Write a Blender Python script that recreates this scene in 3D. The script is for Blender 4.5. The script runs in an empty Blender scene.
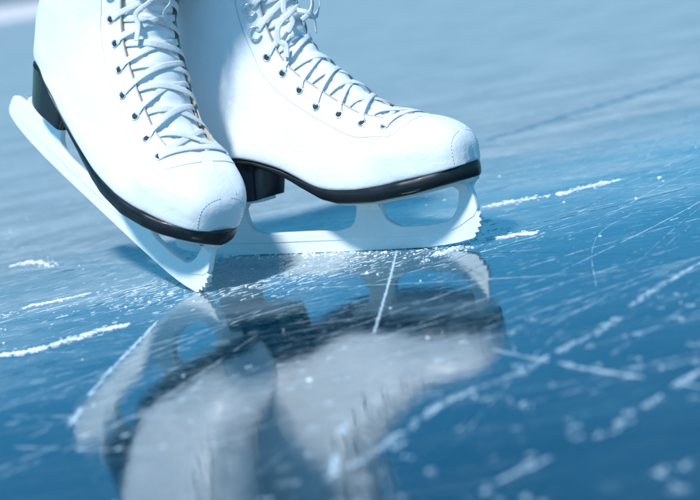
import bpy, bmesh, math, random
import numpy as np
from mathutils import Vector, Matrix, noise

# ------------------------------------------------------------------ scene
scene = bpy.context.scene
COL = scene.collection
TH, RHO, D, F = math.radians(10.3), math.radians(9.38), 1.3297, 1600.0

# camera: low over the ice, tilted sideways
cam_d = bpy.data.cameras.new('camera')
cam = bpy.data.objects.new('camera', cam_d); COL.objects.link(cam)
cp = Vector((0, -D*math.cos(TH), D*math.sin(TH)))
fw = (-cp).normalized(); rt = Vector((1, 0, 0)); up = rt.cross(fw)
Rr = rt*math.cos(RHO) - up*math.sin(RHO)
Uu = rt*math.sin(RHO) + up*math.cos(RHO)
cam.matrix_world = Matrix(((Rr.x, Uu.x, -fw.x, cp.x), (Rr.y, Uu.y, -fw.y, cp.y), (Rr.z, Uu.z, -fw.z, cp.z), (0, 0, 0, 1)))
cam_d.sensor_width = 36.0; cam_d.lens = 36.0*F/700.0
cam_d.clip_start = 0.01; cam_d.clip_end = 3000
cam_d.dof.use_dof = True; cam_d.dof.focus_distance = 1.29; cam_d.dof.aperture_fstop = 6.3
scene.camera = cam

# sky and sun: the sun stands behind the camera, to its left
SUN_EL, SUN_AZ = math.radians(55), math.radians(-31)     # azimuth from -Y (towards the camera), negative = left
sun_dir = Vector((math.sin(SUN_AZ)*math.cos(SUN_EL), -math.cos(SUN_AZ)*math.cos(SUN_EL), math.sin(SUN_EL)))
world = bpy.data.worlds.new('World'); scene.world = world; world.use_nodes = True
wn = world.node_tree; bg = wn.nodes['Background']
sky = wn.nodes.new('ShaderNodeTexSky'); sky.sky_type = 'NISHITA'; sky.sun_disc = False
sky.sun_elevation = SUN_EL; sky.sun_rotation = math.atan2(sun_dir.x, sun_dir.y)
sky.air_density = 1.0; sky.dust_density = 0.3; sky.ozone_density = 6.0; sky.altitude = 200
cool = wn.nodes.new('ShaderNodeMix'); cool.data_type = 'RGBA'; cool.blend_type = 'MULTIPLY'; cool.inputs[0].default_value = 1.0
cool.inputs[7].default_value = (0.27, 0.83, 0.93, 1)      # the photograph's cold white balance
wn.links.new(sky.outputs[0], cool.inputs[6]); wn.links.new(cool.outputs[2], bg.inputs[0]); bg.inputs[1].default_value = 0.14
sd = bpy.data.lights.new('sun', 'SUN'); sd.energy = 4.4; sd.angle = math.radians(6.0); sd.color = (1.0, 0.99, 0.975)
sun = bpy.data.objects.new('sun', sd); COL.objects.link(sun)
sun.rotation_euler = sun_dir.to_track_quat('Z', 'Y').to_euler()
scene.view_settings.view_transform = 'Standard'; scene.view_settings.look = 'None'
scene.view_settings.exposure = 0.25; scene.view_settings.gamma = 1.0

# ------------------------------------------------------------------ helpers
def tag(o, label=None, cat=None, group=None, kind=None):
    if label: o['label'] = label
    if cat: o['category'] = cat
    if group: o['group'] = group
    if kind: o['kind'] = kind
    return o

def mesh_obj(name, verts, faces, m, parent=None, smooth=True, scale=1.0):
    me = bpy.data.meshes.new(name)
    me.from_pydata([tuple(c*scale for c in v) for v in verts], [], faces)
    me.validate(); me.update()
    if smooth: me.polygons.foreach_set('use_smooth', [True]*len(me.polygons))
    if m: me.materials.append(m)
    o = bpy.data.objects.new(name, me); COL.objects.link(o)
    if parent: o.parent = parent
    return o

class MB:
    def __init__(s): s.v = []; s.f = []
    def add(s, v, f):
        n = len(s.v); s.v += [tuple(x) for x in v]; s.f += [tuple(i+n for i in q) for q in f]
    def build(s, name, m, parent=None, smooth=True, scale=0.001):
        return mesh_obj(name, s.v, s.f, m, parent, smooth, scale)

def new_mat(name):
    m = bpy.data.materials.new(name); m.use_nodes = True
    nt = m.node_tree; return m, nt, nt.nodes['Principled BSDF']

def N(nt, typ, **kw):
    n = nt.nodes.new(typ)
    for k, v in kw.items():
        if k.startswith('i_'):
            key = k[2:]; n.inputs[int(key) if key.isdigit() else key.replace('_', ' ')].default_value = v
        else: setattr(n, k, v)
    return n

def ramp(nt, src, stops):
    r = nt.nodes.new('ShaderNodeValToRGB')
    while len(r.color_ramp.elements) < len(stops): r.color_ramp.elements.new(0.5)
    for e, (p, c) in zip(r.color_ramp.elements, stops):
        e.position = p; e.color = c if isinstance(c, tuple) else (c, c, c, 1)
    nt.links.new(src, r.inputs[0]); return r

def math_n(nt, op, a, b=None, c=None, clamp=False):
    n = nt.nodes.new('ShaderNodeMath'); n.operation = op; n.use_clamp = clamp
    for i, x in enumerate((a, b, c)):
        if x is None: continue
        if isinstance(x, (int, float)): n.inputs[i].default_value = x
        else: nt.links.new(x, n.inputs[i])
    return n.outputs[0]

def mixc(nt, fac, a, b, blend='MIX'):
    n = nt.nodes.new('ShaderNodeMix'); n.data_type = 'RGBA'; n.blend_type = blend
    for i, x in ((0, fac), (6, a), (7, b)):
        if isinstance(x, (int, float)) and i == 0: n.inputs[0].default_value = x
        elif isinstance(x, tuple): n.inputs[i].default_value = x
        else: nt.links.new(x, n.inputs[i])
    return n.outputs[2]

def noise_tex(nt, vec, scale, detail=3, rough=0.5, dist=0.0):
    n = nt.nodes.new('ShaderNodeTexNoise'); n.inputs['Scale'].default_value = scale
    n.inputs['Detail'].default_value = detail; n.inputs['Roughness'].default_value = rough
    n.inputs['Distortion'].default_value = dist
    nt.links.new(vec, n.inputs['Vector']); return n.outputs[0]

def mapping(nt, vec, loc=(0, 0, 0), rot=(0, 0, 0), sc=(1, 1, 1)):
    n = nt.nodes.new('ShaderNodeMapping')
    n.inputs[1].default_value = loc; n.inputs[2].default_value = rot; n.inputs[3].default_value = sc
    nt.links.new(vec, n.inputs[0]); return n.outputs[0]

def bump(nt, b, h, strength, dist, prev=None):
    n = nt.nodes.new('ShaderNodeBump'); n.inputs['Strength'].default_value = strength
    n.inputs['Distance'].default_value = dist
    nt.links.new(h, n.inputs['Height'])
    if prev: nt.links.new(prev, n.inputs['Normal'])
    if b: nt.links.new(n.outputs[0], b.inputs['Normal'])
    return n.outputs[0]

# ------------------------------------------------------------------ materials
def leather_mat():
    m, nt, b = new_mat('white_leather')
    tc = N(nt, 'ShaderNodeTexCoord').outputs['Object']
    n1 = noise_tex(nt, tc, 30, 4, 0.6); n2 = noise_tex(nt, tc, 1400, 2); n3 = noise_tex(nt, mapping(nt, tc, sc=(1, 1, 2.2)), 130, 4, 0.6)
    c = mixc(nt, ramp(nt, n1, [(0.35, 0.0), (0.7, 1.0)]).outputs[0], (0.75, 0.805, 0.845, 1), (0.80, 0.84, 0.865, 1))
    sc_ = ramp(nt, n3, [(0.66, 0.0), (0.74, 0.35)]).outputs[0]
    c = mixc(nt, sc_, c, (0.66, 0.70, 0.73, 1))
    nt.links.new(c, b.inputs['Base Color'])
    b.inputs['Roughness'].default_value = 0.36; b.inputs['Specular IOR Level'].default_value = 0.45
    b.inputs['Coat Weight'].default_value = 0.12; b.inputs['Coat Roughness'].default_value = 0.25
    p = bump(nt, None, noise_tex(nt, tc, 750, 3, 0.6), 0.35, 0.0003); p = bump(nt, None, n1, 0.5, 0.003, p)
    cz = noise_tex(nt, mapping(nt, tc, rot=(0, 0.6, 0), sc=(1, 0.5, 2.6)), 17, 3, 0.45, 1.6)
    cr_ = math_n(nt, 'ABSOLUTE', math_n(nt, 'SUBTRACT', cz, 0.5))
    bump(nt, b, ramp(nt, cr_, [(0.0, 0.0), (0.05, 1.0)]).outputs[0], 0.05, 0.0008, p)
    return m

def simple_mat(name, col, rough=0.5, metal=0.0, spec=0.5, var=0.12, scale=60, bmp=0.0, bscale=400, coat=0.0):
    m, nt, b = new_mat(name)
    tc = N(nt, 'ShaderNodeTexCoord').outputs['Object']
    n1 = noise_tex(nt, tc, scale, 4, 0.6)
    lo = tuple(c*(1-var) for c in col[:3])+(1,); hi = tuple(min(1, c*(1+var)) for c in col[:3])+(1,)
    nt.links.new(mixc(nt, n1, lo, hi), b.inputs['Base Color'])
    nt.links.new(ramp(nt, n1, [(0.3, max(0.02, rough*0.8)), (0.7, min(1, rough*1.2))]).outputs[0], b.inputs['Roughness'])
    b.inputs['Metallic'].default_value = metal; b.inputs['Specular IOR Level'].default_value = spec
    b.inputs['Coat Weight'].default_value = coat
    if bmp: bump(nt, b, noise_tex(nt, tc, bscale, 3), bmp, 0.0004)
    return m

def lace_mat():
    m, nt, b = new_mat('woven_lace')
    tc = N(nt, 'ShaderNodeTexCoord').outputs['Object']
    v = N(nt, 'ShaderNodeTexVoronoi'); v.inputs['Scale'].default_value = 850; nt.links.new(tc, v.inputs['Vector'])
    n1 = noise_tex(nt, tc, 90, 3)
    c = mixc(nt, n1, (0.54, 0.60, 0.64, 1), (0.74, 0.78, 0.80, 1))
    nt.links.new(c, b.inputs['Base Color']); b.inputs['Roughness'].default_value = 0.85
    b.inputs['Specular IOR Level'].default_value = 0.15
    bump(nt, b, v.outputs['Distance'], 0.5, 0.0004)
    return m

M = {}
M['leather'] = leather_mat()
M['lining'] = simple_mat('tan_lining', (0.40, 0.30, 0.21), 0.8, bmp=0.3)
M['tongue'] = simple_mat('padded_tongue', (0.80, 0.84, 0.87), 0.55, var=0.04, bmp=0.2, bscale=900)
M['lace'] = lace_mat()
M['sole'] = simple_mat('black_sole', (0.004, 0.008, 0.012), 0.42, spec=0.35, var=0.4, coat=0.12, bmp=0.15, bscale=150)
M['heel'] = simple_mat('patent_heel', (0.003, 0.008, 0.016), 0.3, spec=0.25, var=0.4, coat=0.3, bmp=0.06, bscale=80)
M['thread'] = simple_mat('grey_thread', (0.36, 0.39, 0.42), 0.8)
M['seam'] = simple_mat('pale_seam', (0.55, 0.57, 0.58), 0.8)
M['perf'] = simple_mat('dark_hole', (0.02, 0.025, 0.03), 0.8)
M['eyelet'] = simple_mat('eyelet_metal', (0.72, 0.76, 0.80), 0.25, metal=0.8)
M['holder'] = simple_mat('satin_white_plate', (0.76, 0.84, 0.88), 0.30, spec=0.6, var=0.06, scale=40, bmp=0.1, bscale=90)
M['steel'] = simple_mat('frosted_steel', (0.76, 0.84, 0.88), 0.32, metal=0.05, var=0.10, scale=120, bmp=0.25, bscale=500)

def snow_mat(name='snow'):
    m, nt, b = new_mat(name)
    tc = N(nt, 'ShaderNodeTexCoord').outputs['Object']
    n1 = noise_tex(nt, tc, 500, 3)
    nt.links.new(mixc(nt, n1, (0.66, 0.76, 0.84, 1), (0.86, 0.90, 0.93, 1)), b.inputs['Base Color'])
    b.inputs['Roughness'].default_value = 0.6
    b.inputs['Subsurface Weight'].default_value = 0.0
    bump(nt, b, n1, 0.5, 0.0006)
    return m
M['snow'] = snow_mat()

def ice_mat():
    m, nt, b = new_mat('lake_ice')
    P = N(nt, 'ShaderNodeTexCoord').outputs['Object']
    # long skate-scored grain runs one way over the ice, finer scoring another
    sA = mapping(nt, P, rot=(0, 0, math.radians(-57)), sc=(1.2, 26, 1))
    sB = mapping(nt, P, rot=(0, 0, math.radians(-22)), sc=(1.0, 20, 1))
    sC = mapping(nt, P, rot=(0, 0, math.radians(28)), sc=(0.9, 18, 1))
    g1 = noise_tex(nt, sA, 9, 5, 0.65, 0.25); g2 = noise_tex(nt, sB, 7, 5, 0.65, 0.3); g3 = noise_tex(nt, sC, 6, 4, 0.6, 0.3)
    l1 = ramp(nt, g1, [(0.60, 0.0), (0.68, 1.0)]).outputs[0]
    l2 = ramp(nt, g2, [(0.62, 0.0), (0.69, 1.0)]).outputs[0]
    l3 = ramp(nt, g3, [(0.64, 0.0), (0.70, 1.0)]).outputs[0]
    lines = math_n(nt, 'MAXIMUM', l1, math_n(nt, 'MAXIMUM', l2, math_n(nt, 'MULTIPLY', l3, 0.7)))
    # clumps of wind-packed frost
    c1 = noise_tex(nt, mapping(nt, P, rot=(0, 0, -0.45), sc=(1, 2.4, 1)), 5.0, 6, 0.65)
    patch = ramp(nt, c1, [(0.42, 0.0), (0.66, 1.0)]).outputs[0]
    c2 = noise_tex(nt, mapping(nt, P, rot=(0, 0, -0.7), sc=(1, 2.2, 1)), 120, 4, 0.7)
    grit = ramp(nt, c2, [(0.60, 0.0), (0.70, 1.0)]).outputs[0]
    # small air bubbles just under the surface
    vo = N(nt, 'ShaderNodeTexVoronoi'); vo.inputs['Scale'].default_value = 42; nt.links.new(P, vo.inputs['Vector'])
    vcol = N(nt, 'ShaderNodeSeparateColor'); nt.links.new(vo.outputs['Color'], vcol.inputs[0])
    rad = math_n(nt, 'MULTIPLY', math_n(nt, 'POWER', vcol.outputs[0], 5.0), 0.30)
    bub = math_n(nt, 'LESS_THAN', vo.outputs['Distance'], rad)
    bub = math_n(nt, 'MULTIPLY', bub, vcol.outputs[1])
    # how rubbed and dusty the ice is: clean by the near edge, hoary where it was skated and farther out
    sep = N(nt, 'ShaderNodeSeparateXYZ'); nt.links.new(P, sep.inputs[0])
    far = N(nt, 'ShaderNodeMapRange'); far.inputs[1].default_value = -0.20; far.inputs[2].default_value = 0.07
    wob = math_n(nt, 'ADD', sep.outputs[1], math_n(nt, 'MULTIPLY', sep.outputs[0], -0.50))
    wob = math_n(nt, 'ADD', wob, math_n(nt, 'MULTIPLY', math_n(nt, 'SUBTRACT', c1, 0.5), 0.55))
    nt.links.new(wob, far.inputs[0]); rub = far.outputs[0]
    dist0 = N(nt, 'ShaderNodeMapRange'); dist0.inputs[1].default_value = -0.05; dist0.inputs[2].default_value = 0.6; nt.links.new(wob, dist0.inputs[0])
    f_lines = math_n(nt, 'MULTIPLY', lines, math_n(nt, 'MULTIPLY_ADD', rub, 0.26, 0.10))
    f_patch = math_n(nt, 'MULTIPLY', patch, math_n(nt, 'MULTIPLY_ADD', rub, 0.22, 0.03))
    f_grit = math_n(nt, 'MULTIPLY', math_n(nt, 'MULTIPLY', grit, math_n(nt, 'MULTIPLY_ADD', patch, 0.5, 0.2)), math_n(nt, 'MULTIPLY_ADD', rub, 0.5, 0.08))
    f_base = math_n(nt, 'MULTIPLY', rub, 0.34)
    tot = math_n(nt, 'ADD', math_n(nt, 'ADD', f_lines, f_patch), math_n(nt, 'ADD', f_grit, f_base))
    grain = noise_tex(nt, mapping(nt, P, rot=(0, 0, -0.5), sc=(1, 3, 1)), 55, 6, 0.75)
    cloud = noise_tex(nt, mapping(nt, P, rot=(0, 0, 0.35), sc=(1, 2.6, 1)), 5.5, 6, 0.7)
    gr = math_n(nt, 'MULTIPLY', math_n(nt, 'ADD', math_n(nt, 'MULTIPLY', math_n(nt, 'SUBTRACT', grain, 0.5), 0.85), math_n(nt, 'MULTIPLY', math_n(nt, 'SUBTRACT', cloud, 0.5), 0.32)), rub)
    tot = math_n(nt, 'ADD', tot, gr)
    tot = math_n(nt, 'ADD', tot, math_n(nt, 'MULTIPLY', bub, 0.30), clamp=True)
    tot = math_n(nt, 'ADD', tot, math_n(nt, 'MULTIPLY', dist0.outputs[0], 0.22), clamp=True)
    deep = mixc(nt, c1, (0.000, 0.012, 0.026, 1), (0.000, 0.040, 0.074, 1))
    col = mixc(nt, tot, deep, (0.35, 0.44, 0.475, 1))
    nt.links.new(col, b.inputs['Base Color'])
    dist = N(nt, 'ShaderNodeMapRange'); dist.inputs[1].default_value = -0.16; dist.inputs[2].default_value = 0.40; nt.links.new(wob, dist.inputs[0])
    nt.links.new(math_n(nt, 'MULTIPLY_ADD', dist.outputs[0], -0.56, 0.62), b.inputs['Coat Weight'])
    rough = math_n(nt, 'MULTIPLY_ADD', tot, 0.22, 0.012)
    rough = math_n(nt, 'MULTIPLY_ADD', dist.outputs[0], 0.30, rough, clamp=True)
    nt.links.new(rough, b.inputs['Roughness'])
    b.inputs['IOR'].default_value = 1.31; b.inputs['Specular IOR Level'].default_value = 1.0;  b.inputs['Coat IOR'].default_value = 1.5; b.inputs['Coat Roughness'].default_value = 0.012; b.inputs['Specular Tint'].default_value = (0.30, 0.82, 1.0, 1)
    w1 = noise_tex(nt, P, 16, 2, 0.5); w2 = noise_tex(nt, mapping(nt, P, rot=(0, 0, -0.6), sc=(1, 1.6, 1)), 70, 3, 0.55)
    p = bump(nt, None, w1, 0.018, 0.004); p = bump(nt, None, w2, 0.10, 0.0012, p)
    nt.links.new(p, b.inputs['Coat Normal'])
    p = bump(nt, None, lines, 0.25, 0.0004, p)
    bump(nt, b, grit, 0.3, 0.0005, p)
    return m
M['ice'] = ice_mat()

# ------------------------------------------------------------------ setting
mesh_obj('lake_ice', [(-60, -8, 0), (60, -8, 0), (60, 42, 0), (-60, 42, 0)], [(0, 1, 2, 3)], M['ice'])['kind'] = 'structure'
mg, ntg, bgm = new_mat('snowy_ground')
tcg = N(ntg, 'ShaderNodeTexCoord').outputs['Object']
ntg.links.new(mixc(ntg, noise_tex(ntg, tcg, 0.3, 5), (0.38, 0.42, 0.47, 1), (0.62, 0.60, 0.60, 1)), bgm.inputs['Base Color']); bgm.inputs['Roughness'].default_value = 0.8
mesh_obj('ground', [(-1500, -1500, -0.4), (1500, -1500, -0.4), (1500, 2200, -0.4), (-1500, 2200, -0.4)], [(0, 1, 2, 3)], mg)['kind'] = 'structure'
def bank():
    v = []; f = []; nx = 160; prof = [(41.5, -0.05), (42.0, 0.10), (42.8, 0.24), (44.5, 0.33), (60, 0.40), (140, 0.42)]
    for i in range(nx+1):
        x = -90 + 180*i/nx
        for j, (y, z) in enumerate(prof):
            n = noise.noise(Vector((x*0.25, j*0.6, 3)))
            v.append((x, y + n*0.6, z*(1 + 0.35*n)))
    k = len(prof)
    for i in range(nx):
        for j in range(k-1): a = i*k+j; f.append((a, a+k, a+k+1, a+1))
    o = mesh_obj('snow_bank', v, f, mg); o['kind'] = 'structure'
bank()
def hills():
    m, nt, b = new_mat('wooded_hills'); tc = N(nt, 'ShaderNodeTexCoord').outputs['Object']
    nt.links.new(mixc(nt, noise_tex(nt, tc, 0.09, 5), (0.05, 0.08, 0.11, 1), (0.20, 0.25, 0.30, 1)), b.inputs['Base Color']); b.inputs['Roughness'].default_value = 0.95
    v = []; f = []; nx = 220; rows = [(0, -0.5), (25, 6), (60, 10), (110, 13), (190, 9)]
    for i in range(nx+1):
        x = -500 + 1000*i/nx
        for j, (dy, h) in enumerate(rows):
            n = noise.fractal(Vector((x*0.012, j*0.4, 1)), 1.0, 2.0, 5); v.append((x, 420+dy+n*8, h*(0.8+0.5*n)))
    k = len(rows)
    for i in range(nx):
        for j in range(k-1): a = i*k+j; f.append((a, a+k, a+k+1, a+1))
    mesh_obj('hills', v, f, m)['kind'] = 'structure'
hills()

# ------------------------------------------------------------------ boot surface (millimetres; x heel to toe, z up from the blade edge)
PH = np.radians([0, 20, 40, 60, 90, 120, 140, 160, 180])
TOE = [0, .40, .70, .90, 1.0, 1.0, .99, .97, .94]
INS = [0, .31, .54, .74, .90, .98, 1, .99, .95]
MID = [0, .34, .58, .76, .91, .97, 1, .98, .93]
HEL = [0, .36, .60, .80, .95, .97, .95, .92, .88]
COR = [0, .38, .62, .84, 1, .97, .90, .70, .35]
ANK = [0, .38, .64, .84, 1, .93, .76, .46, 0]
SHA = [0, .40, .66, .86, 1, .90, .70, .40, 0]
KEYS = [  # (top x,z) (bottom x,z) half width, profile
 ((284, 79), (284.5, 69), 4, TOE), ((283, 84), (283.8, 66.5), 12, TOE), ((279.5, 90.5), (280.3, 65.5), 20.5, TOE),
 ((272, 97), (273, 64), 28, TOE), ((259, 103), (260, 62), 35, TOE), ((243, 107), (244, 60), 40, TOE),
 ((226, 111), (222, 57), 43.5, TOE), ((205, 122), (196, 55.5), 43.5, INS), ((186, 137), (163, 59), 41, INS),
 ((170, 151), (122, 77), 37, MID), ((158, 163), (82, 87), 34.5, MID), ((149, 175), (52, 87), 32.5, HEL),
 ((144, 186), (23, 84), 31, COR), ((141, 198), (8, 95), 31.5, ANK), ((138, 212), (5, 128), 33, ANK),
 ((136.5, 226), (15, 170), 36, SHA), ((136.5, 241), (20, 205), 39, SHA), ((139, 257), (15, 238), 41.5, SHA), ((143, 272), (10, 264), 43.5, SHA)]

def catmull(A, u):
    n = len(A); i = min(int(u), n-2); t = u-i
    p0 = A[max(i-1, 0)]; p1 = A[i]; p2 = A[i+1]; p3 = A[min(i+2, n-1)]
    return 0.5*((2*p1)+(-p0+p2)*t+(2*p0-5*p1+4*p2-p3)*t*t+(-p0+3*p1-3*p2+p3)*t**3)
KA = np.array([[k[0][0], k[0][1], k[1][0], k[1][1], k[2]]+list(k[3]) for k in KEYS], float)
NK = len(KEYS)-1
NP = 73
PHS = np.linspace(0, np.pi, NP)
def sm(a, b, x): t = min(1, max(0, (x-a)/(b-a))); return t*t*(3-2*t)

class Boot:
    def __init__(s, medial):          # medial = +1: the inside of the foot is towards +y
        s.medial = medial
        s.RES = 12; s.NU = NK*s.RES+1
        s.tab = []; s.arc = []
        for i in range(s.NU):
            k = catmull(KA, i/s.RES); W = k[4]; w = catmull_profile(k[5:])
            t = (1-np.cos(PHS))/2
            x = k[0]+(k[2]-k[0])*t; z = k[1]+(k[3]-k[1])*t; y = W*w
            p = np.stack([x, y, z], 1)
            a = np.concatenate([[0], np.cumsum(np.linalg.norm(np.diff(p, axis=0), axis=1))])
            s.tab.append(p); s.arc.append(a)
        s.find_eyes()
    def raw(s, u, a):
        """point of the half ring (y>=0) at key parameter u, arc length a from the ridge"""
        g = min(max(u*s.RES, 0), s.NU-1.0001); i = int(g); f = g-i
        out = []
        for j in (i, i+1):
            A = s.arc[j]; out.append(np.array([np.interp(a, A, s.tab[j][:, c]) for c in range(3)]))
        return out[0]*(1-f)+out[1]*f
    def length(s, u):
        g = min(max(u*s.RES, 0), s.NU-1.0001); i = int(g); f = g-i
        return s.arc[i][-1]*(1-f)+s.arc[i+1][-1]*f
    def shift(s, p):
        y = p[1]
        if s.medial > 0 and y > 0: y += 18*sm(104, 185, p[2])*sm(0, 30, y)      # this boot is laced wider round the ankle on its inner side
        return np.array([p[0], y, p[2]-s.medial_drop(p[0], p[1], p[2])])
    def medial_drop(s, x, y, z):      # the sole lies lower along the outer side of the arch
        if y*s.medial >= 0: return 0.0
        return (14*math.exp(-((x-118)/36)**2) if x > 118 else 14*sm(30, 105, x))*sm(6, 28, abs(y))*(1-sm(0, 55, z-sole_top(x)))
    def P(s, u, a, h=0.0):
        """a signed: negative = -y side (seen side); h = height above leather"""
        def q(uu, aa):
            r = s.raw(uu, abs(aa)); r = r.copy(); r[1] *= (1 if aa >= 0 else -1); return s.shift(r)
        p = q(u, a)
        if h == 0: return p
        e = 0.06
        du = q(min(u+e, NK-0.001), a)-q(max(u-e, 0), a); da = q(u, a+1.2)-q(u, a-1.2)
        n = np.cross(da, du); n /= (np.linalg.norm(n)+1e-9)
        # outward: away from the section centre
        c = (q(u, 0)+q(u, s.length(u)*0.98))/2
        c[1] = s.shift(np.array([c[0], 0, c[2]]))[1]
        if np.dot(n, p-c) < 0: n = -n
        return p+n*h
    def locate(s, x, z):
        best = None
        for i in range(s.RES*5, s.NU):
            t = s.tab[i]; d = np.hypot(t[:, 0]-x, t[:, 2]-z); d[45:] = 1e9
            j = int(d.argmin())
            if best is None or d[j] < best[0]: best = (d[j], i/s.RES, s.arc[i][j])
        return best[1], best[2]
    def find_eyes(s):
        s.eyes = [s.locate(x, z) for x, z in [(228, 103), (207, 107.5), (186.5, 115), (165, 124.5), (148.5, 137.5), (133, 152), (120, 167.5)]]
        s.hooks = [s.locate(x, z) for x, z in [(113.5, 188), (113, 207), (114, 226), (116, 243)]]
        eu = [e[0] for e in s.eyes+s.hooks]; ea = [e[1] for e in s.eyes+s.hooks]
        s.eu = np.array(eu); s.ea = np.array(ea); s.fit = np.polyfit(s.eu, s.ea, 4)
    def eye_arc(s, u): return float(np.polyval(s.fit, min(max(u, s.eu[0]), s.eu[-1])))
    def open_arc(s, u):
        u0 = s.eyes[0][0]-0.35
        if u <= u0: return 0.0
        return max(0.0, s.eye_arc(u)-10.5)*min(1, ((u-u0)/0.45))**0.5

def catmull_profile(vals):
    out = np.empty(NP)
    v = np.array(vals)
    m = np.gradient(v, PH)
    for i, ph in enumerate(PHS):
        k = min(np.searchsorted(PH, ph, side='right')-1, len(PH)-2); h = PH[k+1]-PH[k]; t = (ph-PH[k])/h
        out[i] = max(0, (2*t**3-3*t**2+1)*v[k]+(t**3-2*t*t+t)*h*m[k]+(-2*t**3+3*t*t)*v[k+1]+(t**3-t*t)*h*m[k+1])
    return out

def ribbon(mb, pts, nrm, w, th, taper=False):
    """flat woven band with rounded edges through pts; nrm = surface normals"""
    pts = [np.array(p, float) for p in pts]; n = len(pts); ring = []
    prof = [(-.5, 0), (-.44, .38), (-.2, .5), (.2, .5), (.44, .38), (.5, 0), (.44, -.38), (.2, -.5), (-.2, -.5), (-.44, -.38)]
    V = []
    for i in range(n):
        t = pts[min(i+1, n-1)]-pts[max(i-1, 0)]; t /= (np.linalg.norm(t)+1e-9)
        nn = np.array(nrm[i], float); nn -= t*np.dot(nn, t); nn /= (np.linalg.norm(nn)+1e-9); b = np.cross(t, nn)
        ww = w*(0.5+0.5*sm(0, 0.16, i/(n-1))) if taper else w
        for (a, c) in prof: V.append(pts[i]+b*a*ww+nn*c*th)
    k = len(prof); Fc = []
    for i in range(n-1):
        for j in range(k):
            a = i*k+j; b2 = i*k+(j+1) % k; Fc.append((a, b2, b2+k, a+k))
    Fc.append(tuple(range(k))[::-1]); Fc.append(tuple(range((n-1)*k, n*k)))
    mb.add(V, Fc)

def tube(mb, pts, r, seg=7):
    pts = [np.array(p, float) for p in pts]; n = len(pts); V = []; prev = None
    for i in range(n):
        t = pts[min(i+1, n-1)]-pts[max(i-1, 0)]; t /= (np.linalg.norm(t)+1e-9)
        if prev is None:
            a = np.array([0, 0, 1.]) if abs(t[2]) < .9 else np.array([1., 0, 0]); prev = np.cross(t, a)
        prev = prev-t*np.dot(prev, t); prev /= np.linalg.norm(prev); b = np.cross(t, prev)
        rr = r[i] if isinstance(r, (list, tuple)) else r
        for j in range(seg):
            q = 2*math.pi*j/seg; V.append(pts[i]+(prev*math.cos(q)+b*math.sin(q))*rr)
    Fc = []
    for i in range(n-1):
        for j in range(seg): a = i*seg+j; c = i*seg+(j+1) % seg; Fc.append((a, c, c+seg, a+seg))
    Fc.append(tuple(range(seg))[::-1]); Fc.append(tuple(range((n-1)*seg, n*seg)))
    mb.add(V, Fc)

def smooth_path(pts, n):
    """Catmull-Rom through points (list of arrays) resampled to n"""
    A = np.array(pts, float); return [catmull(A, (len(A)-1)*i/(n-1)*0.99999) for i in range(n)]

# ---- sole outline
SOLE_X = [13, 14, 17, 22, 31, 44, 70, 100, 130, 160, 190, 215, 240, 256, 268, 277, 283, 287, 288.5]
SOLE_W = [0, 7, 14, 19.5, 24.5, 28, 32, 33, 34, 39, 43.5, 45, 42, 36.5, 29.5, 22, 14.5, 7, 0]
def sole_w(x): return float(np.interp(x, SOLE_X, SOLE_W))
def sole_top(x): return float(np.interp(x, [8, 25, 45, 70, 95, 122, 142, 163, 180, 215, 250, 291], [80, 85, 87.5, 87, 84, 76, 67.5, 59.5, 56, 56.5, 60.5, 67.5]))
def sole_th(x): return float(np.interp(x, [-31, 90, 120, 165, 200, 291], [3.6, 3.8, 6, 10.3, 11.2, 11.6]))
def bottom(x): return sole_top(x)-sole_th(x)

def build_sole(boot, parent):
    mb = MB(); n = 110; sec = []
    for i in range(n+1):
        q = i/n; x = 13+275.5*(0.35*q+0.65*(0.5-0.5*math.cos(math.pi*q)))
        w = sole_w(x); zt = sole_top(x)+0.6; zb = bottom(x); yc = 0; r = min(1.6, w*0.3)
        pr = [(-w+r+.5, zt), (-w, zt-r), (-w-0.3, (zt+zb)/2), (-w+.2, zb+r), (-w+r+.8, zb), (0, zb), (w-r-.8, zb), (w-.2, zb+r), (w+.3, (zt+zb)/2), (w, zt-r), (w-r-.5, zt), (0, zt)]
        if w < 0.5: pr = [(0, z) for y, z in pr]
        sec.append([(x, y, z-boot.medial_drop(x, y, sole_top(x))) for y, z in pr])
    k = len(sec[0]); V = [p for s_ in sec for p in s_]; Fc = []
    for i in range(n):
        for j in range(k): a = i*k+j; b2 = i*k+(j+1) % k; Fc.append((a, a+k, b2+k, b2))
    mb.add(V, Fc); o = mb.build('sole', M['sole'], parent)
    bv = o.modifiers.new('weld', 'WELD'); bv.merge_threshold = 0.00005
    return o

def build_heel(parent):
    mb = MB(); zs = 9; n = 56; V = []
    for k in range(zs):
        t = k/(zs-1)                       # 0 top, 1 bottom
        xb = 14+5*t**0.8; xf = 92-6*t; W = 28.5-4*t
        for i in range(n):
            a = 2*math.pi*i/n; c, s_ = math.cos(a), math.sin(a)
            # rounded back, nearly straight breast
            if c < 0:
                x = xb+38+38*c*1.0; y = W*np.sign(s_)*abs(s_)**0.8
            else:
                ex = 0.16; x = (xb+38)+(xf-xb-38)*abs(c)**ex; y = W*np.sign(s_)*abs(s_)**0.35
                x -= 5*(1-abs(y)/W)**1.0*(1 if x > xf-12 else 0)
            zt = bottom(min(max(x, 14), 122))+1.0; zb = 49.5
            V.append((x, y, zt+(zb-zt)*t))
    Fc = []
    for k in range(zs-1):
        for i in range(n): a = k*n+i; b2 = k*n+(i+1) % n; Fc.append((a, a+n, b2+n, b2))
    Fc.append(tuple(range((zs-1)*n, zs*n))[::-1])
    mb.add(V, Fc); o = mb.build('heel_block', M['heel'], parent)
    o.data.shade_smooth() if hasattr(o.data, 'shade_smooth') else None
    e = o.modifiers.new('edges', 'EDGE_SPLIT'); e.split_angle = math.radians(38)
    return o

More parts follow.
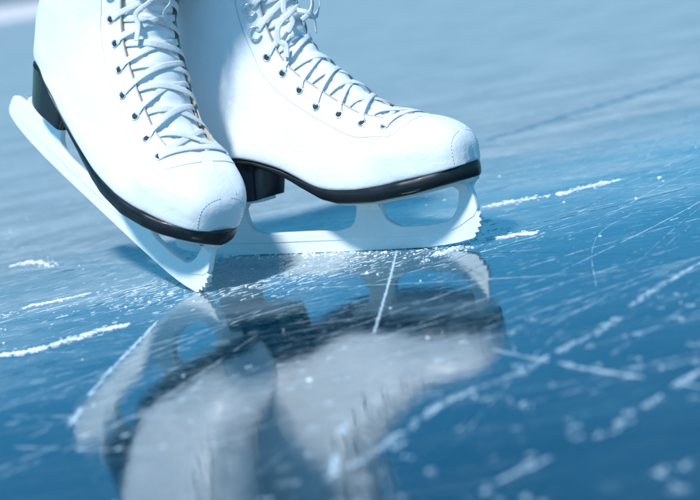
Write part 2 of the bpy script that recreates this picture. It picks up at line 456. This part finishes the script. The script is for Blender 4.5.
def plate_from_polys(name, polys, th, bevel, mat_, parent):
    """thin upright plate: first polygon outer, others holes; coordinates (x,z) mm; from a filled curve"""
    cu = bpy.data.curves.new(name, 'CURVE'); cu.dimensions = '2D'; cu.fill_mode = 'BOTH'
    for p in polys:
        sp = cu.splines.new('POLY'); sp.points.add(len(p)-1)
        for i, (x, z) in enumerate(p): sp.points[i].co = (x*.001, z*.001, 0, 1)
        sp.use_cyclic_u = True
    cu.extrude = (th/2-bevel)*.001; cu.bevel_depth = bevel*.001; cu.bevel_resolution = 1; cu.offset = -bevel*.001
    tmp = bpy.data.objects.new('tmp', cu); COL.objects.link(tmp)
    dg = bpy.context.evaluated_depsgraph_get(); dg.update()
    me = bpy.data.meshes.new_from_object(tmp.evaluated_get(dg))
    bpy.data.objects.remove(tmp); bpy.data.curves.remove(cu)
    me.transform(Matrix(((1, 0, 0, 0), (0, 0, -1, 0), (0, 1, 0, 0), (0, 0, 0, 1))))
    me.name = name; me.materials.clear(); me.materials.append(mat_)
    o = bpy.data.objects.new(name, me); COL.objects.link(o); o.parent = parent
    return o

def rnd(pts, n=5):
    """round polygon corners given as (x,z,r)"""
    out = []; k = len(pts)
    for i in range(k):
        p = np.array(pts[i][:2], float); r = pts[i][2] if len(pts[i]) > 2 else 0
        if r == 0: out.append(tuple(p)); continue
        a = np.array(pts[i-1][:2], float)-p; b = np.array(pts[(i+1) % k][:2], float)-p
        la, lb = np.linalg.norm(a), np.linalg.norm(b); r = min(r, la*.48, lb*.48)
        A = p+a/la*r; B = p+b/lb*r
        for j in range(n+1):
            t = j/n; out.append(tuple((1-t)**2*A+2*t*(1-t)*p+t*t*B))
    return out

def build_blade(parent):
    # runner: the steel strip with its toe pick
    bot = [(-20, 8.5), (-8, 5.2), (15, 2.4), (45, .7), (80, .1), (140, 0), (200, .1), (235, .8), (252, 2.0), (264, 3.6), (272, 5.2), (277.5, 6.2)]
    pick = [(280.5, 8.2), (280, 10.8), (284, 11.6), (282.6, 14.8), (286.6, 16.0), (284.6, 19.2), (287.4, 20.8), (284.8, 23.4), (286.4, 25.4), (284, 27.5)]
    top = [(278, 24), (262, 15.5), (240, 13.2), (150, 12.4), (60, 12.6), (10, 15.5), (-18, 22), (-24, 21), (-25.5, 15), (-24, 10.5)]
    plate_from_polys('runner', [bot+pick+top], 4.8, 0.3, M['steel'], parent)
    # holder: the white frame with its three stanchions
    outer = rnd([(-23.5, 12), (-24.5, 20, 3), (-22, 29, 5), (-12, 30.5, 5), (6, 31.5, 6), (12, 40, 3), (14, bottom(14)*0+47.5), (58, 47.5), (58, 36, 6), (61, 24, 8), (74, 18.2, 8), (150, 18, 8), (166, 21, 7),
                 (171.5, 31, 7), (172.5, bottom(172)-2.2), (197, bottom(197)-2.2), (196, 36, 6), (199, 25, 8), (212, 18.6, 8), (240, 19, 6), (259, 21.5, 7), (266.5, 30, 8), (270, 42, 4), (270.5, bottom(270)-2.2), (280, bottom(280)-2.2), (283, 40, 7), (284.6, 29, 2), (281.5, 24, 2),
                 (262, 13.5, 8), (240, 10.2), (150, 9.4), (60, 9.6), (10, 11.2)])
    plate_from_polys('blade_frame', [outer], 5.6, 0.8, M['holder'], parent)
    # mounting plates with stanchion flares
    def sole_plate(name, xs, ws, zf, th=2.6):
        mb = MB(); n = len(xs); V = []
        for x, w in zip(xs, ws):
            z = zf(x)
            for y, zz in ((-w, z), (-w, z-th+.6), (-w+.8, z-th), (0, z-th), (w-.8, z-th), (w, z-th+.6), (w, z), (0, z)): V.append((x, y, zz))
        Fc = [tuple(range(8)), tuple(range((n-1)*8, n*8))[::-1]]
        for i in range(n-1):
            for j in range(8): a = i*8+j; b2 = i*8+(j+1) % 8; Fc.append((a, a+8, b2+8, b2))
        mb.add(V, Fc); return mb
    xs = np.linspace(158, 286, 24)
    fp = sole_plate('sole_plate', xs, [max(.9, np.interp(x, [158, 164, 176, 200, 240, 262, 276, 286], [9, 22, 31, 34, 31, 22, 15, 5])) for x in xs], lambda x: bottom(x)-0.1)
    def flare(mb, x0, x1, zf, depth, wtop):
        for k in range(6):
            pass
        V = []; m_ = 6
        for i in range(m_):
            t = i/(m_-1); w = 2.7+(wtop-2.7)*(1-t)**2.4
            for x in (x0+1.5*t, x1-1.5*t):
                z = zf(x)-depth*t; V += [(x, -w, z), (x, w, z)]
        Fc = []
        for i in range(m_-1):
            a = i*4; b2 = a+4
            Fc += [(a, b2, b2+2, a+2), (a+1, a+3, b2+3, b2+1), (a, a+1, b2+1, b2), (a+2, b2+2, b2+3, a+3)]
        mb.add(V, Fc)
    flare(fp, 173, 196.5, lambda x: bottom(x)-2.5, 12, 15)
    flare(fp, 270.8, 280.5, lambda x: bottom(x)-2.5, 11, 13)
    fp.build('sole_plate', M['holder'], parent, smooth=False)
    xs = np.linspace(17, 83, 16)
    hp = sole_plate('heel_plate', xs, [float(np.interp(x, [17, 20, 26, 38, 60, 76, 83], [4, 13, 20, 23, 23, 20, 10])) for x in xs], lambda x: 49.4)
    flare(hp, 14.5, 57.5, lambda x: 46.9, 12, 15)
    hp.build('heel_plate', M['holder'], parent, smooth=False)

def build_boot(parent, medial, seed, dangling):
    rng = random.Random(seed)
    bt = Boot(medial)
    P = bt.P
    # --- upper: both halves from the opening edge down to the sole
    mb = MB(); NS = 40; us = np.linspace(0, NK-0.002, 200)
    for side in (-1, 1):
        V = []
        for u in us:
            a0 = bt.open_arc(u); L = bt.length(u)
            for j in range(NS+1):
                t = j/NS; a = a0+(L-a0)*t
                p = bt.raw(u, a).copy(); p[1] *= side; V.append(bt.shift(p))
        Fc = []
        for i in range(len(us)-1):
            for j in range(NS):
                a = i*(NS+1)+j; q = (a, a+1, a+NS+2, a+NS+1); Fc.append(q if side > 0 else q[::-1])
        mb.add(V, Fc)
    # toe closing fan
    up_ = mb.build('leather_upper', M['leather'], parent)
    me = up_.data; bm = bmesh.new(); bm.from_mesh(me)
    bmesh.ops.remove_doubles(bm, verts=bm.verts, dist=0.00012)
    first = [v for v in bm.verts if v.is_boundary and v.co.x > 0.2855 and v.co.z > 0.0655]
    bmesh.ops.recalc_face_normals(bm, faces=bm.faces)
    # close the small gap at the very tip
    be = [e for e in bm.edges if e.is_boundary and all(v.co.x > 0.2836 for v in e.verts)]
    if be: bmesh.ops.contextual_create(bm, geom=be)
    bmesh.ops.recalc_face_normals(bm, faces=bm.faces)
    bm.to_mesh(me); bm.free()
    me.polygons.foreach_set('use_smooth', [True]*len(me.polygons))
    me.materials.append(M['lining'])
    so = up_.modifiers.new('thickness', 'SOLIDIFY'); so.thickness = 0.0028; so.offset = -1; so.material_offset = 0; so.material_offset_rim = 1; so.use_even_offset = False
    # make sure it points outwards
    c = Vector((0.15, 0, 0.10)); tot = sum((f.center-c).dot(f.normal) for f in me.polygons)
    if tot < 0: me.flip_normals()

    # --- tongue
    mb = MB(); u0 = bt.eyes[0][0]-0.8; us = np.linspace(u0, NK-0.01, 90); K = 24; V = []
    for u in us:
        half = max(bt.open_arc(min(u+0.25, NK-.01)), 6)+13; drop = -5.6+0.9*math.sin((u-u0)*9)*0.5
        half = min(half, 40)
        for j in range(K+1):
            a = -half+2*half*j/K
            q = 1.2*(math.cos(a/half*math.pi/2)**2)
            if abs(abs(a)/half-0.35) < 0.03: q -= 0.9
            V.append(P(u, a, drop+q+0.35*noise.noise(Vector((u*2.3, a*.12, seed)))))
    Fc = []
    for i in range(len(us)-1):
        for j in range(K): a = i*(K+1)+j; Fc.append((a, a+K+1, a+K+2, a+1))
    mb.add(V, Fc); tg = mb.build('tongue', M['tongue'], parent)
    so = tg.modifiers.new('thickness', 'SOLIDIFY'); so.thickness = 0.002; so.offset = -1

    # --- seams
    for side in (-1, 1):
        path = [P(u, side*(bt.eye_arc(u)+11), 0.12) for u in np.linspace(bt.eyes[0][0]-0.1, NK-0.05, 70)]
        u1 = bt.eyes[0][0]-0.1; a1 = bt.eye_arc(u1)+11
        front = [P(u1-0.95*math.sin(t*math.pi/2), side*(a1-(a1-5)*(1-math.cos(t*math.pi/2))), 0.12) for t in np.linspace(0.02, 1, 30)]
        q = MB(); tube(q, front[::-1]+path, 0.36, 5); q.build('eyelet_panel_seam', M['seam'], parent)
        path = [P(u, side*(bt.length(u)-np.interp(u, [12.2, 14, 17.9], [10, 16, 14])), 0.1) for u in np.linspace(12.4, NK-.05, 40)]
        q = MB(); tube(q, path, 0.3, 5); q.build('back_seam', M['seam'], parent)
    ue = bt.eyes[0][0]
    q = MB(); tube(q, [P(u, 2+3*(ue-u), 0.12) for u in np.linspace(ue-0.7, 2.5, 24)], 0.3, 5); q.build('vamp_seam', M['seam'], parent)
    # opening edge binding
    ed = MB()
    for side in (-1, 1):
        tube(ed, [P(u, side*(bt.open_arc(u)+0.5), 0.05) for u in np.linspace(bt.eyes[0][0]-0.2, NK-.02, 80)], 0.75, 6)
    ed.build('edge_binding', M['thread'], parent)
    # collar roll
    cr = MB(); Lc = bt.length(NK-.01); ao = bt.open_arc(NK-.01)
    for side in (-1, 1):
        tube(cr, [P(NK-.01, side*a, -0.6) for a in np.linspace(ao, Lc, 40)], 2.6, 8)
    cr.build('collar', M['leather'], parent)
    # toe cap stitching: short dark stitches in an arc
    st = MB()
    for side in (-1, 1):
        L = bt.length(2.4)
        for j in range(13):
            a = side*(5+j*(L*0.74)/13)
            uu = 2.2-0.1*(j/12.)
            p0 = P(uu-0.02, a, 0.16); p1 = P(uu-0.02, a+side*1.7, 0.16); tube(st, [p0, p1], 0.24, 5)
    st.build('toe_stitching', M['seam'], parent)
    # --- eyelets
    def frame(u, a):
        p = P(u, a, 0.0); n = P(u, a, 1.0)-p; n /= np.linalg.norm(n)
        t = P(u+.05, a)-P(u-.05, a); t -= n*np.dot(t, n); t /= np.linalg.norm(t); return p, n, t, np.cross(n, t)
    for side in (-1, 1):
        for (u, a) in bt.eyes:
            p, n, t, b = frame(u, side*a); mb = MB(); V = []; k = 20
            rings = [(3.8, .05), (3.6, .5), (3.1, .75), (2.4, .5), (2.3, -.4)]
            for (r, h) in rings:
                for j in range(k): q = 2*math.pi*j/k; V.append(p+n*h+(t*math.cos(q)+b*math.sin(q))*r)
            Fc = [(i*k+j, i*k+(j+1) % k, (i+1)*k+(j+1) % k, (i+1)*k+j) for i in range(len(rings)-1) for j in range(k)]
            mb.add(V, Fc); eo = mb.build('eyelet', M['eyelet'], parent)
            h = MB(); h.add([p+n*.35+(t*math.cos(2*math.pi*j/k)+b*math.sin(2*math.pi*j/k))*2.4 for j in range(k)], [tuple(range(k))])
            h.build('eyelet_hole', M['perf'], eo, smooth=False)
        for (u, a) in bt.hooks:
            p, n, t, b = frame(u, side*a); mb = MB()
            # speed hook: a curled wire tongue on a round rivet
            out = b*(1 if np.dot(b, np.array([0, side, 0.])) > 0 else -1)
            t2 = np.cross(n, out); arc = []
            for q in np.linspace(math.radians(35), math.radians(325), 22):
                arc.append(p+n*(0.7+2.2*(1+math.cos(q-math.pi))*0.5)+(-out*math.cos(q)+t2*math.sin(q))*5.0)
            tube(mb, arc, 0.95, 8)
            mb.build('lace_hook', M['eyelet'], parent)

    # --- laces
    lc = MB(); pts_all = []
    stations = bt.eyes+bt.hooks
    def strand(k, side, lift):
        (ua, aa), (ub, ab) = stations[k], stations[k+1]
        um = (ua+ub)/2; j = lambda s_: rng.uniform(-s_, s_)
        oa, ob = bt.open_arc(ua+.15*(ub-ua)), bt.open_arc(ub-.15*(ub-ua))
        ctl = [(ua, side*(aa-1.0), -0.6), (ua+.03, side*(aa-3.2), 0.9), (ua+.14*(ub-ua)*1, side*(oa+2), 1.1), (ua+.28*(ub-ua)+j(.03), side*oa*.62, -0.6+lift+j(.3)),
               (um+j(.04), 0, -1.9+lift+j(.4)), (ua+.74*(ub-ua), -side*ob*.6, -1.6+lift*.6), (ub-.12*(ub-ua), -side*(ob-1), -2.0), (ub-.02, -side*(ob+6), -4.3)]
        A = smooth_path([np.array(c) for c in ctl], 30)
        pts = [P(c[0], c[1], c[2]) for c in A]
        nrm = [P(c[0], c[1], c[2]+1)-p for c, p in zip(A, pts)]
        ribbon(lc, pts, nrm, 5.0+j(.7), 0.7, True)
    for k in range(len(stations)-1):
        strand(k, -1, 1.0 if k % 2 else 0.0); strand(k, 1, 0.0 if k % 2 else 1.0)
    # bottom straight bar
    (u_, a_) = stations[0]; ctl = [(u_, -a_, -.2), (u_-.03, -a_+3, .9), (u_-.08, -a_*.45, 1.1), (u_-.1, 0, .9), (u_-.08, a_*.45, 1.1), (u_-.03, a_-3, .9), (u_, a_, -.2)]
    A = smooth_path([np.array(c) for c in ctl], 30); pts = [P(*c) for c in A]; ribbon(lc, pts, [P(c[0], c[1], c[2]+1)-p for c, p in zip(A, pts)], 6, 1.2)
    # loops and hanging ends of the bow, resting on the ankle
    for ctl, w in dangling:
        A = smooth_path([np.array(c, float) for c in ctl], 44); pts = [P(min(c[0], NK-.05), c[1], c[2]) for c in A]
        ribbon(lc, pts, [P(min(c[0], NK-.05), c[1], c[2]+1)-p for c, p in zip(A, pts)], w*0.72, 1.2)
    lc.build('laces', M['lace'], parent)

    build_sole(bt, parent); build_heel(parent); build_blade(parent)
    return bt

def pose(x, y, yaw, pit, rol, touch):
    cx = Vector((math.cos(yaw), -math.sin(yaw), 0)); left = Vector((math.sin(yaw), math.cos(yaw), 0)); u = Vector((0, 0, 1))
    fx = cx*math.cos(pit)-u*math.sin(pit); uz = cx*math.sin(pit)+u*math.cos(pit)
    l2 = left*math.cos(rol)+uz*math.sin(rol); u2 = -left*math.sin(rol)+uz*math.cos(rol)
    low = min((fx*a+u2*b).z for a, b in touch)
    return Matrix(((fx.x, l2.x, u2.x, x), (fx.y, l2.y, u2.y, y), (fx.z, l2.z, u2.z, -low), (0, 0, 0, 1)))
TOUCH = [(.140, 0), (.200, .0001), (.252, .002), (.264, .0036), (.2775, .0062), (.2805, .0082), (.2866, .016)]
def skate(name, label, mtx, medial, seed, dangling):
    r = bpy.data.objects.new(name, None); COL.objects.link(r); r.empty_display_size = 0.05
    tag(r, label, 'ice skate', 'pair of white figure skates')
    build_boot(r, medial, seed, dangling)
    r.matrix_world = mtx
    return r
R_ = math.radians
bowA = [([(13.2, -2, 4), (13.6, -14, 7), (14.2, -24, 9), (14.9, -24, 9), (15.0, -12, 8), (14.2, -3, 6), (13.4, 1, 5)], 6),
        ([(13.2, 2, 4), (13.5, 16, 8), (14.1, 28, 10), (14.8, 26, 10), (14.6, 12, 8), (13.8, 3, 6), (13.3, 0, 5)], 6),
        ([(13.3, -1, 6), (12.6, -9, 7), (11.9, -16, 5), (11.1, -15, 4), (10.3, -18, 3.6)], 5.5),
        ([(13.3, 1, 6), (12.7, 5, 8), (11.8, 2, 6), (11.0, 8, 5)], 5.5)]
bowB = [([(13.4, -2, 4), (13.2, -12, 8), (12.9, -22, 10), (12.2, -25, 9), (11.5, -22, 7), (10.9, -27, 4)], 6.5),
        ([(16.5, -10, 7), (15.5, -14, 9), (14.5, -12, 9), (13.5, -15, 8), (12.7, -12, 8), (12.2, -17, 7)], 6.5),
        ([(16.8, 8, 8), (15.8, 6, 12), (14.8, 10, 16), (13.6, 14, 16), (12.9, 12, 11), (12.6, 4, 8), (12.8, -3, 7)], 6.5),
        ([(16.9, 2, 8), (15.6, -2, 11), (14.4, 2, 13), (13.4, 3, 13), (12.8, 0, 10), (12.5, -6, 8)], 6),
        ([(13.2, -6, 6), (12.8, 0, 10), (12.4, 8, 8), (11.8, 14, 5)], 6)]
skA = skate('figure_skate', 'white laced figure skate in front, tipped up on its toe pick with the heel raised', pose(-.2716, .1226, R_(53.0), R_(29.0), R_(-9.0), TOUCH), 1, 3, bowA)
skB = skate('figure_skate', 'white laced figure skate behind, standing flat on its blade on the ice', pose(-.1304, .0859, R_(34.57), 0.0, R_(-2.4), TOUCH), -1, 8, bowB)

# ------------------------------------------------------------------ snow and scratches on the ice
def resample(pl, step):
    A = [np.array(p, float) for p in pl]; out = []; carry = 0
    sp = smooth_path(A, max(8, len(A)*12)); d = [0]
    for i in range(1, len(sp)): d.append(d[-1]+np.linalg.norm(sp[i]-sp[i-1]))
    n = max(3, int(d[-1]/step))
    return [np.array([np.interp(d[-1]*i/n, d, [q[c] for q in sp]) for c in (0, 1)]) for i in range(n+1)]

def ridge_mesh(pl, w, h, seed, step=0.0016, broken=0.0):
    """low crumbly ridge of shaved ice along a line"""
    pts = resample(pl, step); V = []; Fc = []; n = len(pts); K = 7
    for i, p in enumerate(pts):
        t = pts[min(i+1, n-1)]-pts[max(i-1, 0)]; t /= np.linalg.norm(t)+1e-9; b = np.array([-t[1], t[0]])
        q = i/(n-1); env = min(1, q*7, (1-q)*7)**.6
        nv = noise.fractal(Vector((i*step*90, seed*7.1, 0)), 1.0, 2.0, 3)
        g = max(0.0, 1+1.1*nv) if broken == 0 else max(0.0, (nv+0.55-broken)*2.0)
        ww = w*env*min(1.5, g); off = w*.5*noise.noise(Vector((i*step*50, seed, 5)))
        for j in range(K+1):
            s_ = -1+2*j/K; z = h*env*min(1.4, g)*(1-s_*s_)*(0.7+0.9*noise.noise(Vector((i*step*500, j*0.9, seed))))
            pp = p+b*(s_*ww*.5+off+0.15*ww*noise.noise(Vector((i*step*400, j, seed+9))))
            V.append((pp[0], pp[1], max(0, z) if 0 < j < K else -0.0006))
    for i in range(n-1):
        for j in range(K): a = i*(K+1)+j; Fc.append((a, a+K+1, a+K+2, a+1))
    return V, Fc

LN = {
'ridge_left': [(-0.2632, -0.1872), (-0.2449, -0.1876), (-0.2303, -0.1887), (-0.2074, -0.1707), (-0.1903, -0.1605), (-0.1688, -0.1532)],
'thin1': [(-0.2902, -0.046), (-0.2768, -0.03), (-0.2671, -0.0143), (-0.2428, -0.0096), (-0.219, -0.0003)],
'patch': [(-0.323, 0.2111), (-0.3008, 0.2124), (-0.277, 0.1659)],
'diag': [(-0.1772, -0.4439), (-0.1729, -0.3477), (-0.1655, -0.2777), (-0.1574, -0.227), (-0.1468, -0.1494)],
'curve6': [(0.0742, -0.4002), (0.0978, -0.4399), (0.1216, -0.48), (0.1465, -0.5146), (0.1638, -0.5392)],
'band7': [(-0.0457, -0.6109), (-0.0218, -0.5752), (-0.0067, -0.5597), (0.0157, -0.5211), (0.0394, -0.488), (0.0724, -0.4611), (0.0845, -0.4537), (0.1089, -0.4239), (0.1376, -0.3941), (0.1834, -0.3203), (0.235, -0.2553)],
'band8': [(0.0493, -0.6267), (0.0775, -0.6051), (0.1133, -0.5771), (0.1408, -0.5402), (0.172, -0.5065)],
'vert10': [(0.0376, -0.0347), (0.0232, -0.1661), (0.0065, -0.308)],
'vert10b': [(-0.0124, -0.4566), (-0.0207, -0.527), (-0.0253, -0.581)],
'ridge12': [(0.1245, 0.103), (0.1579, 0.1087), (0.1938, 0.1054), (0.2088, 0.1136), (0.2335, 0.1238), (0.2553, 0.1313)],
'dash13': [(0.1117, -0.0534), (0.1319, -0.0539), (0.1487, -0.0608)],
'chunk': [(0.0546, -0.1026), (0.0623, -0.0841), (0.074, -0.0772), (0.0881, -0.0634), (0.1034, -0.0406)],
}
def sliver(mb, x, y, a, L, w, h, rng):
    ca, sa = math.cos(a), math.sin(a); V = []
    for t, ww in ((-1, 0), (-.55, .8), (0, 1), (.5, .75), (1, 0)):
        t2 = t+rng.uniform(-.12, .12); o = rng.gauss(0, .25)*w
        for q in ((-1, 0, 1) if 0 < abs(ww) else (0,)):
            X = t2*L*.5; Y = o+q*ww*w*.5*rng.uniform(.6, 1.25); Z = (h*rng.uniform(.5, 1.2) if q == 0 and ww else -.00004)
            V.append((x+X*ca-Y*sa, y+X*sa+Y*ca, Z))
    mb.add(V, [(0, 1, 2), (0, 2, 3), (1, 4, 5, 2), (2, 5, 6, 3), (4, 7, 8, 5), (5, 8, 9, 6), (7, 10, 8), (8, 10, 9)])
def scuff(mb, pl, w, per_m, Ls, ws, h, rng, gap=0.0, seed=0):
    pts = resample(pl, .002); n = len(pts); total = sum(np.linalg.norm(pts[i+1]-pts[i]) for i in range(n-1))
    for k in range(int(per_m*total)):
        i = rng.randrange(n-1); t = pts[i+1]-pts[i]; a = math.atan2(t[1], t[0])
        nv = noise.noise(Vector((i*.002*32, seed*3.7, 1)))*.5+.5
        if nv < gap: continue
        env = min(1, i/n*8+.1, (1-i/n)*8+.1); o = rng.gauss(0, .34)*w*env; b = (-math.sin(a), math.cos(a))
        sliver(mb, pts[i][0]+b[0]*o, pts[i][1]+b[1]*o, a+rng.gauss(0, .16), rng.uniform(*Ls), rng.uniform(*ws), h, rng)
def ridge_obj(key, label, w, h, seed, broken=0.0):
    V, Fc = ridge_mesh(LN[key], w*(.30 if key in ('ridge_left', 'patch', 'chunk') else .12), h*.4, seed, step=.0008, broken=max(broken, .36)); mb = MB(); mb.add(V, Fc); r = random.Random(seed)
    scuff(mb, LN[key], w*.7, 2000 if key == 'ridge_left' else 1000, (.0015, .0085), (.0003, .0013), h*.45, r, broken+.30, seed)
    scuff(mb, LN[key], w*2.0, 900, (.001, .005), (.0002, .0007), h*.2, r, .2, seed+3)
    tag(mesh_obj('snow_ridge', mb.v, mb.f, M['snow'], smooth=False), label, 'snow ridge', 'little ridges of shaved snow on the ice')
ridge_obj('ridge_left', 'long white ridge of shaved snow on the ice left of the tipped skate', .011, .0022, 1)
ridge_obj('patch', 'short snow smear alone on the ice at the left, below the raised blade', .012, .0022, 2)
ridge_obj('thin1', 'thin broken line of snow crumbs at the left, above the long white ridge', .006, .0014, 3, 0.15)
ridge_obj('ridge12', 'snow ridge on the grey ice farthest right, beyond the flat skate', .009, .0024, 4, 0.2)
ridge_obj('dash13', 'small snow dash just right of the toe pick of the flat skate', .008, .0022, 5)
ridge_obj('chunk', 'white lump of shaved snow under the toe of the flat skate', .008, .0028, 6)

# powdery scored lines: each is built of many thin slivers of scraped ice lying along the cut
sc = MB(); rs = random.Random(77)
scuff(sc, LN['diag'], .0022, 900, (.004, .02), (.0004, .0014), .0001, rs, .48, 1)
scuff(sc, LN['curve6'], .0030, 1050, (.003, .013), (.0004, .0012), .0001, rs, .30, 2)
scuff(sc, LN['band7'], .0050, 950, (.003, .013), (.0004, .0015), .0001, rs, .40, 3)
scuff(sc, LN['band8'], .0045, 900, (.003, .012), (.0004, .0014), .0001, rs, .46, 4)
scuff(sc, LN['vert10'], .0008, 1500, (.006, .02), (.0003, .0007), .00008, rs, .1, 5)
scuff(sc, LN['vert10b'], .0030, 1300, (.004, .015), (.0004, .0012), .0001, rs, .40, 6)
scuff(sc, [(-.36, -.11), (-.25, -.045), (-.14, .01)], .002, 700, (.005, .02), (.0003, .0008), .00008, rs, .3, 7)
for i in range(120):      # soft powdery spots in the near ice
    x, y = rs.uniform(-.17, .2), rs.uniform(-.68, -.33)
    for k in range(rs.randint(2, 9)):
        sliver(sc, x+rs.gauss(0, .0016), y+rs.gauss(0, .0022), math.radians(rs.gauss(40, 25)), rs.uniform(.002, .006), rs.uniform(.0006, .0018), .00012, rs)
for i in range(1500):    # the churned patch in front of the blades
    x, y = rs.gauss(-.055, .085), rs.gauss(-.035, .042)
    sliver(sc, x, y, math.radians(rs.gauss(38, 15)), abs(rs.gauss(.004, .005))+.001, rs.uniform(.0003, .0012), rs.uniform(.0001, .0005), rs)
for i in range(2600):    # loose scuffs all over
    x, y = rs.uniform(-.42, .45), rs.uniform(-.4, .7)
    sliver(sc, x, y, math.radians(rs.choice([50, 40, 20, -20])+rs.gauss(0, 8)), abs(rs.gauss(.004, .006))+.001, rs.uniform(.0002, .0007), .00006, rs)
rng = random.Random(5)
for i in range(230):     # hair-fine skate scores
    x, y = rng.uniform(-.45, .5), rng.uniform(-.50, .75)
    a = rng.choice([57, 52, 40, 22, 18, -28])+rng.gauss(0, 5); L = rng.uniform(.02, .24); a = math.radians(a)
    c = rng.gauss(0, .06)
    pl = [(x-L*math.cos(a), y-L*math.sin(a)), (x+c*L, y-c*L), (x+L*math.cos(a), y+L*math.sin(a))]
    V, Fc = ridge_mesh(pl, rng.uniform(.0003, .0009), .0001, i+20, step=.003, broken=rng.uniform(0, .4)); sc.add(V, Fc)
m_sc, nts, bs = new_mat('powdered_scratch')
tcs = N(nts, 'ShaderNodeTexCoord').outputs['Object']
nts.links.new(mixc(nts, noise_tex(nts, tcs, 200, 4), (0.22, 0.38, 0.48, 1), (0.62, 0.73, 0.79, 1)), bs.inputs['Base Color']); bs.inputs['Roughness'].default_value = .6
tag(mesh_obj('scratch_marks', sc.v, sc.f, m_sc), 'white skate scratches scored across the blue ice', 'scratches', None, 'stuff')

# dark cracks and cuts in the clear ice
DK = [([(-0.2612, -0.1973), (-0.2281, -0.2021), (-0.1979, -0.1867), (-0.1657, -0.1686)], .0022, 0), ([(-0.2627, 0.1339), (-0.2495, 0.1321)], .006, 0),
      ([(0.085, -0.5727), (0.1089, -0.5485), (0.1446, -0.5233)], .004, .1), ([(0.1018, -0.1049), (0.1526, -0.1514), (0.1804, -0.1829), (0.2063, -0.2143), (0.2343, -0.2583)], .0020, 0),
      ([(0.1189, -0.0267), (0.1922, -0.009), (0.3078, 0.0347)], .0022, .1),
      ([(-0.2692, -0.1557), (-0.2294, -0.0983), (-0.1967, -0.0459), (-0.1369, 0.0301)], .0020, .1), ([(-0.32, 0.207), (-0.3008, 0.2085), (-0.285, 0.185)], .004, 0)]
dk = MB()
rng = random.Random(21)
for i in range(46):
    x, y = rng.uniform(-.36, .40), rng.uniform(-.30, .40); a = math.radians(rng.choice([50, 40, 20])+rng.gauss(0, 7)); L = rng.uniform(.02, .10)
    DK.append(([(x-L*math.cos(a), y-L*math.sin(a)), (x+rng.gauss(0, .003), y), (x+L*math.cos(a), y+L*math.sin(a))], rng.uniform(.0005, .0012), rng.uniform(0, .4)))
for i, (pl, w, br) in enumerate(DK):
    V, Fc = ridge_mesh(pl, w, .00012, i+900, step=.002, broken=br); dk.add(V, Fc)
V, Fc = ridge_mesh([(0.1575, 0.5406), (0.2838, 0.6665), (0.409, 0.7832), (0.5343, 0.9098)], .022, .0002, 41, step=.004)  # broad, slightly darker strip laid on the far ice
tag(mesh_obj('dark_streak', V, Fc, simple_mat('streak_ice', (0.08, 0.17, 0.23), 0.4, var=0.3, scale=12)), 'faint broad darker streak running away across the far grey ice', 'crack', None, 'stuff')
m_dk = simple_mat('deep_crack', (0.02, 0.085, 0.14), 0.25, var=0.3)
tag(mesh_obj('ice_cracks', dk.v, dk.f, m_dk), 'thin dark cracks and cuts running through the blue ice', 'cracks', None, 'stuff')

# loose shavings and crumbs round the blades
cr = MB()
def crumb(x, y, s, rng):
    V = []; base = [(1, 0, 0), (0, 1, 0), (-1, 0, 0), (0, -1, 0), (0, 0, 1)]
    a = rng.uniform(0, 6.28); sx, sy, sz = s*rng.uniform(.6, 1.7), s*rng.uniform(.5, 1), s*rng.uniform(.3, .8)
    for bx, by, bz in [(1, 0, 0), (.5, .8, 0), (-.5, .9, 0), (-1, 0, 0), (-.5, -.8, 0), (.5, -.9, 0), (.4, .2, 1), (-.3, -.2, .9)]:
        X = bx*sx*rng.uniform(.7, 1.2); Y = by*sy*rng.uniform(.7, 1.2)
        V.append((x+X*math.cos(a)-Y*math.sin(a), y+X*math.sin(a)+Y*math.cos(a), bz*sz-.0001))
    cr.add(V, [(0, 1, 6), (1, 2, 7, 6), (2, 3, 7), (3, 4, 7), (4, 5, 6, 7), (5, 0, 6)])
rng = random.Random(11)
B = skB.matrix_world
for i in range(420):
    q = B @ Vector((rng.uniform(-.02, .28), rng.choice([-1, 1, -1])*abs(rng.gauss(0, .010))-0.003, 0))
    crumb(q.x, q.y, abs(rng.gauss(.0006, .0006))+.0002, rng)
for i in range(160):
    crumb(rng.gauss(-.06, .075), rng.gauss(-.04, .04), abs(rng.gauss(.0003, .0006))+.0002, rng)
for i in range(200):
    x, y = rng.uniform(-.4, .5), rng.uniform(-.45, .6)
    crumb(x, y, abs(rng.gauss(.0003, .0006))+.0002, rng)
for x, y in ((.2843, .105), (.2843, .108), (.245, .02), (.10, .02), (.19, .06)):
    crumb(x, y, .0018, rng)
tag(mesh_obj('ice_shavings', cr.v, cr.f, M['snow'], smooth=False), 'loose white ice shavings scattered round the blades', 'ice shavings', None, 'stuff')
